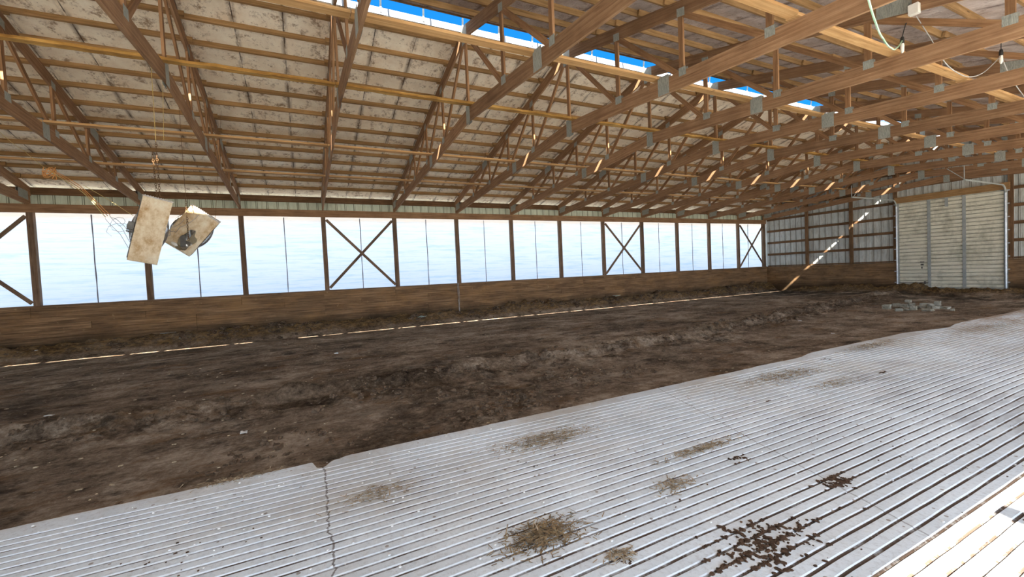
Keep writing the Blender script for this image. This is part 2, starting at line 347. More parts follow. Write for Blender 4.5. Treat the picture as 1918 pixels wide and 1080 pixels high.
M_PGREEN = simple('pale_green_board', (.38, .46, .40), (.52, .58, .50), 8, .7, .2)
M_GRASS = simple('pale_gravel_yard', (.30, .29, .265), (.40, .385, .35), .4, .9, .1)
M_LAWN = simple('grassy_ground', (.42, .44, .30), (.60, .60, .46), .3, .9, .1)

# ------------------------------------------------------------------ light
D2S = Vector((1, -.42, .965)).normalized()
sun = bpy.data.lights.new('sun', 'SUN'); sun.energy = 26.; sun.angle = math.radians(.53); sun.color = (1, .94, .85)
so = bpy.data.objects.new('sun', sun); C.objects.link(so); so.rotation_euler = D2S.to_track_quat('Z', 'Y').to_euler(); so.location = (20, 0, 20)
w = bpy.data.worlds.new('sky'); bpy.context.scene.world = w; w.use_nodes = True; t = w.node_tree
tc = t.nodes.new('ShaderNodeTexCoord'); sx = t.nodes.new('ShaderNodeSeparateXYZ'); t.links.new(tc.outputs['Generated'], sx.inputs[0])
rp = t.nodes.new('ShaderNodeValToRGB'); t.links.new(sx.outputs[2], rp.inputs[0])
el = rp.color_ramp.elements
dt = t.nodes.new('ShaderNodeVectorMath'); dt.operation = 'DOT_PRODUCT'; t.links.new(tc.outputs['Generated'], dt.inputs[0]); dt.inputs[1].default_value = (.922, -.387, 0)
mr = t.nodes.new('ShaderNodeMapRange'); t.links.new(dt.outputs['Value'], mr.inputs[0]); mr.inputs[1].default_value = -.1; mr.inputs[2].default_value = .9; mr.interpolation_type = 'SMOOTHSTEP'
mx = t.nodes.new('ShaderNodeMix'); mx.data_type = 'RGBA'; t.links.new(mr.outputs[0], mx.inputs[0]); t.links.new(rp.outputs[0], mx.inputs[6]); mx.inputs[7].default_value = (1.15, 1.45, 1.85, 1)
el[0].position = 0.; el[0].color = (.98, 1.0, 1.0, 1); el[1].position = .85; el[1].color = (.006, .10, .36, 1)
e = el.new(.12); e.color = (.85, .95, 1.0, 1); e = el.new(.28); e.color = (.008, .15, .42, 1)
bg = t.nodes['Background']; t.links.new(mx.outputs[2], bg.inputs[0]); bg.inputs[1].default_value = 1.5
vs = bpy.context.scene.view_settings; vs.view_transform = 'Standard'; vs.look = 'None'; vs.gamma = 1; vs.exposure = .85; vs.use_curve_mapping = False
cyc = bpy.context.scene.cycles; cyc.max_bounces = 10; cyc.diffuse_bounces = 7; cyc.transmission_bounces = 8; cyc.sample_clamp_indirect = 6; cyc.use_denoising = True

# ------------------------------------------------------------------ ground outside, dirt floor, slab
m = MB(); m.poly([(-120, -90, -1.95), (160, -90, -1.95), (160, 150, -1.95), (-120, 150, -1.95)])
tag(m.build('ground', M_GRASS), kind='structure')
def ledge(y): return 9.2-1.7*sst(12, 27, y)+.45*noise.noise(Vector((0, y*.35, 3)))
def H(x, y):
    lg = ledge(y)
    h = .13*sst(2., 5., x)*(1-sst(lg-.18, lg+.08, x))+.05*sst(10.5, 12., x)
    far = sst(29.0, 31.2, y)*sst(1.0, 2.6, x); h += .24*far*(.75+.5*noise.noise(Vector((x*1.1, y*.9, 9))))
    mid = math.exp(-((x-7.6)/1.2)**2-((y-28.)/1.6)**2); h += .14*mid
    b = 1-sst(.22, .90, x); n3 = noise.noise(Vector((x*2, y*.45, 1))); n4 = noise.noise(Vector((x*6, y*2.4, 5)))
    h += b*(.36+.16*n3+.13*n4+.06*sst(24, 31, y))
    h += .035*fbm(Vector((x*.7, y*.45, 0)), 3)*sst(1.6, 3, x)
    rg = 1.3*math.exp(-((x-lg)/.55)**2)+.9*math.exp(-((x-10.6)/1.1)**2-((y-8.8)/1.6)**2)+.5*math.exp(-((x-11.)/.5)**2)*sst(4, 2, y)+1.6*far+1.1*b
    h += rg*.10*abs(fbm(Vector((x*2.6, y*1.5, 4)), 4, .6))
    h += .012*fbm(Vector((x*3.2, y*2.2, 2)), 3)*(1 if x < .95 else .25+.75*sst(1.5, 2.1, x))
    return h
def grid(xs, ys, fn, name, mat):
    v = [(x, y, fn(x, y)) for y in ys for x in xs]; nx = len(xs)
    f = [(j*nx+i, j*nx+i+1, (j+1)*nx+i+1, (j+1)*nx+i) for j in range(len(ys)-1) for i in range(nx-1)]
    me = bpy.data.meshes.new(name); me.from_pydata(v, [], f); me.materials.append(mat); me.polygons.foreach_set('use_smooth', [True]*len(f))
    o = bpy.data.objects.new(name, me); C.objects.link(o); return o
xs = []; x = -.02
while x < 12.75: xs.append(x); x += .05 if x < 1.6 else .07
ys = []; y = -5.
while y < L+.05: ys.append(y); y += .07 if y < 16 else .09
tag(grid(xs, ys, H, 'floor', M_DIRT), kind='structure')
ZS = -1.55
def slab_edge(y):
    e = 12.20+.02*noise.noise(Vector((0, y*1.3, 0)))+.012*noise.noise(Vector((0, y*6, 2)))+.05*sst(19, 24, y)
    if 6.45 < y < 6.9: e += .15*sst(6.54, 6.585, y)*(1-sst(6.60, 6.72, y))+.045*sst(6.6, 6.66, y)*(1-sst(6.74, 6.86, y))+.012*noise.noise(Vector((0, y*22, 8)))
    e += .22*math.exp(-((y-18.6)/.5)**2)*.5-.10*sst(13.5, 14.2, y)*(1-sst(17.2, 18., y))
    return e
def make_slab():
    ys = []; y = 1.5
    while y < L-.1:
        ys.append(y); y += .012 if 6.45 < y < 6.95 else (.07 if y < 11 else .14)
    ys.append(L-.1)
    prof = [(None, -.35), (None, -.012), ('e', 0.), (12.37, 0.)]; x = 12.385
    while x < 19.9:
        prof += [(x, -.0002), (x+.011, -.009), (x+.018, -.011), (x+.0255, -.009), (x+.027, -.0002)]; x += .0795
    prof.append((20., 0.))
    v = []; n = len(prof)
    for y in ys:
        e = slab_edge(y)
        for px, z in prof:
            if px is None: X = e-.004; zz = z
            elif px == 'e': X = e+.012; zz = z
            else:
                X = max(px, e+.02)+.016*noise.noise(Vector((px*.5, y*.55, 0)))*sst(12.3, 12.6, px)+.004*noise.noise(Vector((px*14, y*3.5, 5))); zz = z*(1 if px < 12.4 else .75+.45*(noise.noise(Vector((px*3, y*2, 7)))+.5)) if z < -.005 else z
                X = max(X, e+.02)
            v.append((X, y, ZO+ZS+zz))
    f = [(j*n+i, j*n+i+1, (j+1)*n+i+1, (j+1)*n+i) for j in range(len(ys)-1) for i in range(n-1)]
    me = bpy.data.meshes.new('floor_slab'); me.from_pydata(v, [], f); me.materials.append(M_SLAB)
    o = bpy.data.objects.new('floor_slab', me); C.objects.link(o); return tag(o, kind='structure')
make_slab()

# ------------------------------------------------------------------ left wall
m = MB(); x0, x1 = .075, .115; z = -1.95; i = 0
while z < -.33:
    hh = min(.19, -.32-z); yy = -5.
    while yy < L-.02:
        ln = random.choice((2.44, 3.66, 4.88)); ye = min(yy+ln, L-.02); dx = random.uniform(-.004, .004)
        m.bar(((x0+x1)/2+dx, yy+.004, z+hh/2), ((x0+x1)/2+dx, ye-.004, z+hh/2), x1-x0, hh-.013); yy = ye
    z += hh; i += 1
m.box((.03, -5, -1.95), (.07, L-.02, -.34))
tag(m.build('wall_left', M_PLANK), kind='structure')
m = MB(); m.bar((.05, -5, -.31), (.05, L-.1, -.31), .17, .038); tag(m.build('trim_1', W_POST), kind='structure')
m = MB(); m.bar((.095, -5, 2.365), (.095, L-.1, 2.365), .045, .235); tag(m.build('trim_2', W_TRUSS), kind='structure')
m = MB(); m.bar((-.06, -5, 2.86), (-.06, L-.1, 2.86), .045, .20); tag(m.build('trim_3', W_GIRT), kind='structure')
def ribbed(m, a, b, lo, hi, axis, off, pitch=.305, rib=.018, top=None):
    # ribbed steel sheet: axis 'y' runs along y at x=off, axis 'x' along x at y=off; rib sticks toward the room
    t = a
    def P(u, d, z): return (off+d, u, z) if axis == 'y' else (u, off-d, z)
    tf = top if top else (lambda u: hi)
    while t < b:
        e = min(t+pitch, b); prof = [(t, 0), (e-.055, 0), (e-.04, rib), (e-.015, rib), (e, 0)]
        mid = (t+e-.055)/2; prof[1:1] = [(mid-.03, 0), (mid-.02, .006), (mid+.02, .006), (mid+.03, 0)]
        for (u0, d0), (u1, d1) in zip(prof, prof[1:]):
            if tf(u0) > lo+.02 and u1 > u0: m.poly([P(u0, d0, lo), P(u1, d1, lo), P(u1, d1, tf(u1)), P(u0, d0, tf(u0))], [((u0-a)/pitch, lo), ((u1-a)/pitch, lo), ((u1-a)/pitch, hi), ((u0-a)/pitch, hi)])
        t = e
m = MB(); ribbed(m, -5, L+.1, 2.43, 2.97, 'y', -.10, .305, .02); tag(m.build('wall_left_eave', M_EAVE), kind='structure')
# posts
for k in range(-2, 14):
    y = k*S
    if k == 13: y = L-.20
    m = MB(); hw = .07 if k < 13 else .10
    m.bar((0, y, -1.95), (0, y, 2.43), .13, .14 if k < 13 else .2, (0, 1, 0)); o = m.build('wall_post', W_POST)
    n = 13-k
    if k == 13: tag(o, 'dark square corner post where the curtain wall meets the far end wall', 'post')
    elif k < 0: tag(o, kind='structure')
    else: tag(o, 'weathered square post in the curtain wall, %s post before the far corner post' % ORD[n], 'post', 'posts of the curtain wall')
# curtain
m = MB(); NY = 330; NZ = 34; y0, y1, z0, z1 = -5., L+.06, -.42, 2.42
def cx(y, z): return -.115+.012*noise.noise(Vector((0, y*.5, z*4.5)))+.006*noise.noise(Vector((3, y*1.7, z*9)))
v = [(cx(y0+(y1-y0)*i/NY, z0+(z1-z0)*j/NZ), y0+(y1-y0)*i/NY, ZO+z0+(z1-z0)*j/NZ) for j in range(NZ+1) for i in range(NY+1)]
f = [(j*(NY+1)+i, j*(NY+1)+i+1, (j+1)*(NY+1)+i+1, (j+1)*(NY+1)+i) for j in range(NZ) for i in range(NY)]
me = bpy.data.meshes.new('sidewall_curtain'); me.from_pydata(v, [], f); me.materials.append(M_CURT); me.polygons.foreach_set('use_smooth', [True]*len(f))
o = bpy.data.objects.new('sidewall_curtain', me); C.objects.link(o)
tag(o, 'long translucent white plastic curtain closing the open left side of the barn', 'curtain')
for k in range(0, 13):
    y = k*S+S/2; m = MB(); zz = [-.31+2.55*i/24 for i in range(25)]
    if k == 12: y = 12*S+1.0
    m.tube([(-.075+.004*noise.noise(Vector((k, 0, q*2))), y+.010*noise.noise(Vector((k*3.1, 1, q*1.6))), q) for q in zz], [.014+.008*noise.noise(Vector((k*5.7, 4, q*3))) for q in zz], 5)
    o = m.build('curtain_strap', M_STRAP); n = 13-k
    tag(o, 'thin dark strap down the middle of the %s curtain bay before the far corner' % ORD[n], 'strap', 'straps on the curtain')
# X braces
for k, nm in ((-1, 'in the cut-off bay at the left picture edge'), (3, 'in the X-braced bay right of the hanging fans'), (8, 'in the middle X-braced bay of the curtain wall'), (12, 'in the X-braced bay beside the far corner')):
    ya, yb = k*S+.09, (k+1)*S-.09
    if k == 12: yb = L-.30
    for up in (0, 1):
        m = MB(); xx = .082 if up else .120
        if up: m.bar((xx-.05, ya, -.22), (xx-.05, yb, 2.16), .036, .09, (0, 1, 0))
        else: m.bar((xx-.05, ya, 2.16), (xx-.05, yb, -.22), .036, .09, (0, 1, 0))
        o = m.build('cross_brace', W_POST); tag(o, 'diagonal brace %s to the right, %s' % ('rising' if up else 'falling', nm), 'brace', 'cross braces of the curtain wall')

# ------------------------------------------------------------------ trusses
SB, DB = .0812, .255          # bottom chord slope and vertical depth
def bl(x): x = min(x, W-x); return 2.45+SB*x
def bt(x): return bl(x)+DB
def tt(x): return 2.97+.25*x if x <= XR else 2.97+.25*(W-x)
DT = .235
def tl(x): return tt(x)-DT
NODES = [2.05, 3.53, 4.95, 6.47]
def make_truss():
    T = empty('roof_truss', (0, 0, 0)); t = .042
    def b(name, fn, mat):
        m = MB(); fn(m); return m.build(name, mat, T)
    b('bottom_chord', lambda m: m.vplank(.0, bl(0), bt(0), XR, bl(XR), bt(XR), 0, t), W_TRUSS)
    b('bottom_chord', lambda m: m.vplank(XR, bl(XR), bt(XR), W, bl(W), bt(W), 0, t), W_TRUSS)
    b('top_chord', lambda m: m.vplank(-.05, tl(-.05), tt(-.05), XR, tl(XR), tt(XR), 0, t), W_TRUSS)
    b('top_chord', lambda m: m.vplank(XR, tl(XR), tt(XR), 18.2, tl(18.2), tt(18.2), 0, t), W_TRUSS)
    tw = .037; ww = .088
    def web(p, q):
        for mir in (0, 1):
            if mir and abs(p[0]-XR) < .01 and abs(q[0]-XR) < .01: continue
            P, Q = [((W-a if mir else a), 0, c) for a, c in (p, q)]
            m = MB(); m.bar(P, Q, tw, ww, (0, 1, 0) if False else (1, 0, .001)); m.build('web', W_WEB, T)
    for i, X in enumerate(NODES):
        web((X, bt(X)-.06), (X, tl(X)+.06))
        nx = NODES[i+1] if i < 3 else XR
        web((X+.07, bt(X)-.02), (nx-(.02 if i < 3 else .06), tl(nx)+.03))
    web((XR, bt(XR)-.06), (XR, tl(XR)+.02))
    def plate(x, z, wx, wz, sh=0.):
        m = MB()
        for s in (-1, 1):
            c = [(x-wx/2, s*.0225, z-wz/2-sh*wx/2), (x-wx/2, s*.0225, z+wz/2-sh*wx/2), (x-wx/2, s*.0245, z+wz/2-sh*wx/2), (x-wx/2, s*.0245, z-wz/2-sh*wx/2)]
            c += [(a+wx, y, zz+sh*wx) for a, y, zz in c]
            m.hexa(c, wx, (wz, .002))
        m.build('gusset_plate', M_GALV, T)
    def both(x, z, wx, wz, sh=0.): plate(x, z, wx, wz, sh); plate(W-x, z, wx, wz, -sh)
    both(5.33, bl(5.33)+.15, .24, .31, SB); plate(XR, bl(XR)+.13, .2, .36)
    both(6.45, bt(6.45)-.01, .17, .14, SB); both(4.93, bt(4.93)-.01, .14, .13, SB); both(3.52, bt(3.52)-.01, .14, .13, SB); both(2.05, bt(2.05)-.01, .14, .13, SB)
    both(6.45, tl(6.45)+.05, .16, .14, .25); both(4.93, tl(4.93)+.05, .15, .13, .25); both(3.2, tt(3.2)-.12, .42, .22, .25); both(.32, 2.72, .44, .24, .1)
    plate(XR, tt(XR)-.19, .26, .34)
    return T
T0 = make_truss(); first = True
for k in range(-2, 14):
    y = k*S if k < 13 else L-.20
    T = T0 if first else copy_tree(T0); first = False; T.location = (0, y, 0)
    if k < 13: tag(T, 'brown wooden roof truss, %s truss before the end wall with the big door' % ORD[13-k], 'truss', 'roof trusses')
    else: tag(T, 'brown wooden roof truss fixed flat against the far end wall above the big door', 'truss', 'roof trusses')
# lateral braces
ROWS = [(3.08, 'tan board of the lowest brace row', W_BRACE, 0.), (5.37, 'tan board of the second brace row up', W_BRACE, 0.), (8.26, 'rough yellow bark-edged brace board', W_BARK, .0), (10.78, 'tan brace board right of the ridge', W_BRACE, 0.), (13.05, 'tan board of the rightmost brace row', W_BRACE, 0.)]
for ri, (X, nm, mat, dz) in enumerate(ROWS):
    for k in range(-1, 13, 2):
        ya, yb = k*S-.06, min((k+2)*S-.07, L-.25)
        zb = bt(X)+.022+dz
        if not seen([Vector((X, ya+(yb-ya)*i/8, zb+ZO)) for i in range(9)]): continue
        m = MB(); dx = random.uniform(-.02, .02)
        if mat is W_BARK:
            n = 60; o_ = random.random()*90; prev = None
            for i in range(n+1):
                y = ya+(yb-ya)*i/n; j1 = .022*fbm(Vector((0, y*2.6, k)), 4, .7); j2 = .022*fbm(Vector((5, y*2.6, k)), 4, .7); j3 = .014*fbm(Vector((9, y*3.5, k)), 3)
                ring = [(X-.06+j1, y, zb), (X-.055+j1, y, zb+.042+j3), (X+.055+j2, y, zb+.045+j3), (X+.06+j2, y, zb)]
                if prev: m.hexa(prev+ring, (yb-ya)/n, (.045, .12), o_+y)
                prev = ring
        else: m.bar((X+dx, ya, zb+.02), (X-dx, yb, zb+.02), .14, .04)
        o = m.build('lateral_brace', mat)
        tag(o, '%s, from the %s truss before the end wall' % (nm, ORD[13-k]), 'brace', 'lateral brace boards')
# purlins
def purlins(left):
    for i in range(13):
        X = .52+i*.589
        Xw = X if left else W-X
        sl = .25 if left else -.25; nrm = Vector((-sl, 0, 1)).normalized()
        proto = None
        for k in range(-1, 13):
            ya, yb = k*S-.09, (k+1)*S+.09
            if k == 12: yb = L-.12
            if not seen([Vector((Xw, ya+(yb-ya)*j/8, tt(X)+ZO)) for j in range(9)], 5): continue
            off = .024 if k % 2 else -.024
            p = Vector((Xw+off, 0, tt(X)+off*sl*(1 if left else 1)))+nrm*.0535
            if proto is None or k == 12:
                m = MB(0); m.bar((0, -(yb-ya)/2, 0), (0, (yb-ya)/2, 0), .042, .098, nrm); o = m.build('roof_purlin', W_PURL)
                if k != 12: proto = o
            else: o = proto.copy(); C.objects.link(o)
            o.location = (p.x, (ya+yb)/2, p.z+ZO)
            a, b = ORD[13-k], ORD[12-k] if k < 12 else 'last'
            tag(o, '%s roof purlin from the %s, just beyond the %s truss before the end wall' % (ORD[i+1], 'left eave' if left else 'right eave', a), 'purlin', 'purlins of the left roof slope' if left else 'purlins of the right roof slope')
purlins(True); purlins(False)
# roof sheets
RT_ = .107
def sheet(xa, xb, name, mat):
    m = MB(); za, zb = tt(xa)+RT_, tt(xb)+RT_; n = 26
    for i in range(n):
        u0, u1 = xa+(xb-xa)*i/n, xa+(xb-xa)*(i+1)/n; z0_, z1_ = za+(zb-za)*i/n, za+(zb-za)*(i+1)/n
        m.hexa([(u0, -5, z0_), (u0, -5, z0_+.03), (u0, L+.3, z0_+.03), (u0, L+.3, z0_), (u1, -5, z1_), (u1, -5, z1_+.03), (u1, L+.3, z1_+.03), (u1, L+.3, z1_)], .3, (.03, 37))
    return tag(m.build(name, mat, weld=True), kind='structure')
GAPL, GAPR = 7.93, 8.33
sheet(-.35, GAPL, 'ceiling_left', M_ROOF); sheet(GAPR, 19.23, 'ceiling_right', M_FOIL)
RG = empty('ridge_vent', (XR, 0, ZO+tt(XR)), 'open ridge vent with white metal edge and cross straps against the blue sky', 'vent')
def rpart(name, m, mat):
    o = m.build(name, mat, RG); o.matrix_parent_inverse = Matrix.Translation(-RG.location); return o
zl, zr = tt(GAPL)+RT_, tt(GAPR)+RT_
m = MB(); m.box((GAPL+.001, -5, zl-.09), (GAPL+.012, L+.2, zl+.04)); m.bar((GAPL-.11, -5, zl+.014), (GAPL-.11, L+.2, zl+.014), .2, .01, (-.25, 0, 1)); rpart('flashing', m, M_WHITEMETAL)
m = MB(); m.box((GAPR-.014, -5, zr-.03), (GAPR-.001, L+.2, 5.21)); rpart('upstand', m, W_GIRT)
CZ = 5.45; CX0, CX1 = 7.95, 8.30
m = MB(); m.hexa([(CX0, -5, CZ-.05), (CX0, -5, CZ-.04), (CX0, L+.2, CZ-.04), (CX0, L+.2, CZ-.05), (XR, -5, CZ), (XR, -5, CZ+.01), (XR, L+.2, CZ+.01), (XR, L+.2, CZ)], .3, (.01, 37))
m.hexa([(XR, -5, CZ), (XR, -5, CZ+.01), (XR, L+.2, CZ+.01), (XR, L+.2, CZ), (CX1, -5, CZ-.01), (CX1, -5, CZ), (CX1, L+.2, CZ), (CX1, L+.2, CZ-.01)], .3, (.01, 37)); rpart('ridge_cap', m, M_WHITEMETAL)
y = -1.6
while y < L:
    m = MB(); m.bar((GAPL+.02, y, zl-.05), (GAPL+.02, y, zl+.05), .035, .012, (1, 0, 0)); m.bar((GAPL+.02, y, zl+.04), (CX0+.05, y, CZ-.045), .035, .012, (1, 0, 0)); rpart('cap_bracket', m, M_STILE); m = MB(); m.bar((CX1-.02, y, CZ-.012), (GAPR-.02, y, 5.2), .03, .01, (1, 0, 0)); rpart('cap_strut', m, M_STILE); y += S/3.

# ------------------------------------------------------------------ far end wall
YE = L-.02
top = lambda u: tt(u)+RT_
m = MB(); ribbed(m, -.1, 6.36, -.45, 5.2, 'x', L+.10, .305, .028, top); ribbed(m, 6.36, 9.84, 2.5, 5.2, 'x', L+.10, .305, .028, top); ribbed(m, 9.84, W+.1, -.45, 5.2, 'x', L+.10, .305, .028, top)
tag(m.build('wall_far', M_SIDING), kind='structure')
m = MB()
for xa, xb in ((.12, 6.33), (9.87, W)):
    z = -1.95
    while z < -.33:
        hh = min(.28, -.32-z); m.bar((xa, L-.09, z+hh/2), (xb, L-.09, z+hh/2), .035, hh-.004); z += hh
    m.box((xa, L-.03, -1.95), (xb, L+.0, -.34))
tag(m.build('wall_far_planks', M_PLANK), kind='structure')
EP = [2.36, 4.48, 6.28, 9.92, 12.0, 14.2]
nmE = ['first end wall post right of the far corner', 'second end wall post right of the far corner', 'end wall post at the left jamb of the big door', 'end wall post at the right jamb of the big door', 'end wall post right of the big door', 'post']
for X, nm in zip(EP, nmE):
    zt_ = tl(X)-.02
    if not seen([Vector((X, L, ZO+z*.5)) for z in range(-2, 6)]): continue
    m = MB(); m.bar((X, L-.02, -1.95), (X, L-.02, zt_), .14, .10, (0, 1, 0)); o = m.build('wall_post', W_GIRT); tag(o, 'brown square ' + nm, 'post', 'posts of the far end wall')
bays = [(.1, 2.29, 'in the bay beside the far corner'), (2.43, 4.41, 'in the second bay from the far corner'), (4.55, 6.21, 'in the bay left of the big door'), (9.99, 11.93, 'right of the big door')]
for bx0, bx1, nm in bays:
    for g in range(0, 8):
        zg = -.30+.6865*g
        zlim = tt((bx0+bx1)/2)-.1
        if zg > zlim: break
        if bx0 > 6 and g > 5: break
        m = MB(); m.bar((bx0, L+.045, zg+.02), (bx1, L+.045, zg+.02), .045, .125 if g else .06)
        o = m.build('wall_girt', W_GIRT); tag(o, '%s wall girt up from the planks %s' % (ORD[g+1], nm) if g else 'sill board on top of the planks %s' % nm, 'girt', 'girts of the far end wall')
for X0, X1, zg in ((6.35, 9.85, 3.13), (6.35, 9.85, 3.82)):
    m = MB(); m.bar((X0, L+.045, zg), (X1, L+.045, zg), .045, .14); tag(m.build('wall_girt', W_GIRT), 'wall girt %s above the big door header' % ('just' if zg < 3.5 else 'second'), 'girt', 'girts of the far end wall')
m = MB(); m.bar((6.30, L-.10, 2.56), (9.92, L-.10, 2.56), .10, .27); tag(m.build('trim_4', W_PURL), kind='structure')
m = MB(); m.box((6.28, L-.16, -1.95), (9.92, L+.3, -1.485)); tag(m.build('trim_5', M_CONC), kind='structure')
# the door
DX0, DX1, DZ0, DZ1 = 6.35, 9.85, -1.48, 2.425; YD = L-.06
DO = empty('door_1', ((DX0+DX1)/2, YD, ZO+DZ0), 'large closed white sectional overhead door in the far end wall', 'door', None, 'structure')
def dpart(name, m, mat):
    o = m.build(name, mat, DO); o.matrix_parent_inverse = Matrix.Translation(-DO.location); return o
NS = 8; sh = (DZ1-DZ0)/NS
for i in range(NS):
    za = DZ0+i*sh; m = MB(); prof = [(0, 0), (.004, -.012)]
    for r in range(3):
        b = .01+r*(sh-.02)/3; e = b+(sh-.02)/3; prof += [(b+.004, -.034), (e-.045, -.034), (e-.03, -.010), (e-.002, -.010)]
    prof += [(sh-.003, -.012), (sh, 0)]
    for (z0_, d0), (z1_, d1) in zip(prof, prof[1:]): m.poly([(DX0, YD+d0, za+z0_), (DX1, YD+d0, za+z0_), (DX1, YD+d1, za+z1_), (DX0, YD+d1, za+z1_)], [(0, z0_), (3, z0_), (3, z1_), (0, z1_)])
    m.poly([(DX0, YD, za), (DX0, YD, za+sh), (DX1, YD, za+sh), (DX1, YD, za)]); dpart('door_section', m, M_DOOR)
for i, X in enumerate((DX0+.045, 7.50, 8.62, DX1-.045)):
    m = MB()
    for s in range(NS): m.box((X-.055, YD-.045, DZ0+s*sh+.01), (X+.055, YD-.028, DZ0+(s+1)*sh-.01)); m.box((X-.035, YD-.058, DZ0+s*sh-.03), (X+.035, YD-.045, DZ0+s*sh+.05))
    dpart('stile', m, M_STILE)
m = MB(); m.box((8.03, YD-.06, 2.02), (8.13, YD-.03, 2.40)); dpart('top_bracket', m, M_STILE)
m = MB(); m.box((7.19, YD-.045, -.36), (7.33, YD-.03, -.32)); m.box((7.21, YD-.06, -.50), (7.31, YD-.03, -.42)); m.box((7.23, YD-.05, -.64), (7.27, YD-.03, -.55)); dpart('latch', m, M_MOTOR)
m = MB(); m.box((DX0+.1, YD-.06, DZ0+.19), (7.47, YD-.03, DZ0+.22)); m.box((7.32, YD-.07, DZ0+.14), (7.38, YD-.03, DZ0+.27)); dpart('slide_bolt', m, M_MOTOR)
for nm, X, sd in (('left', DX0+.03, -1), ('right', DX1-.03, 1)):
    TR = empty('door_track', (X, YD, ZO+DZ0), 'galvanized door track with curved top at the %s edge of the big door' % nm, 'track', 'tracks of the big door')
    pts = [(X, YD-.09, DZ0-.02+i*.25) for i in range(15)]
    zc = 2.22; r = .36; pts = [p for p in pts if p[2] < zc]+[(X, YD-.09-r+r*math.cos(a), zc+r*math.sin(a)) for a in [i*math.pi/16 for i in range(9)]]
    pts += [(X, YD-.09-r-i*.5, zc+r+.0*i) for i in range(1, 8)]
    iv = len([p for p in pts if p[1] > YD-.1]); 
    def tp(name, m, mat):
        o = m.build(name, mat, TR); o.matrix_parent_inverse = Matrix.Translation(-TR.location)
    m = MB(); m.tube(pts[:iv], .032, 8); tp('vertical_track', m, M_TRACK)
    m = MB(); m.tube(pts[iv-1:], .03, 8); tp('horizontal_track', m, M_STILE)
    e = Vector(pts[-1]); m = MB(); m.tube([e, (e.x, e.y-.02, bl(e.x)+.1)], .012, 6); m.tube([e+Vector((0, .1, 0)), (e.x+.45*sd*-1, e.y-.02, bl(e.x)+.1)], .012, 6); tp('hanger', m, M_STILE)
    m = MB()
    for i in range(8): m.box((X+sd*.03 if sd > 0 else X-.10, YD-.10, DZ0+.2+i*.52), (X+.10 if sd > 0 else X-.03, YD-.05, DZ0+.24+i*.52))
    tp('track_bracket', m, M_TRACK)
# near end wall and right-hand structure (behind the viewer)
m = MB(); ribbed(m, -.1, W+3, -1.95, 5.2, 'x', -5.05, .305, -.02, lambda u: tt(min(u, 19))+RT_); tag(m.build('wall_near', M_SIDING), kind='structure')
for y in (-1.06, 3.82, 8.7, 13.58, 18.46, 23.34, 28.22):
    m = MB(); m.bar((19.0, y, -1.95), (19.0, y, 2.02), .15, .15, (0, 1, 0)); tag(m.build('post_outer', W_POST), kind='structure')

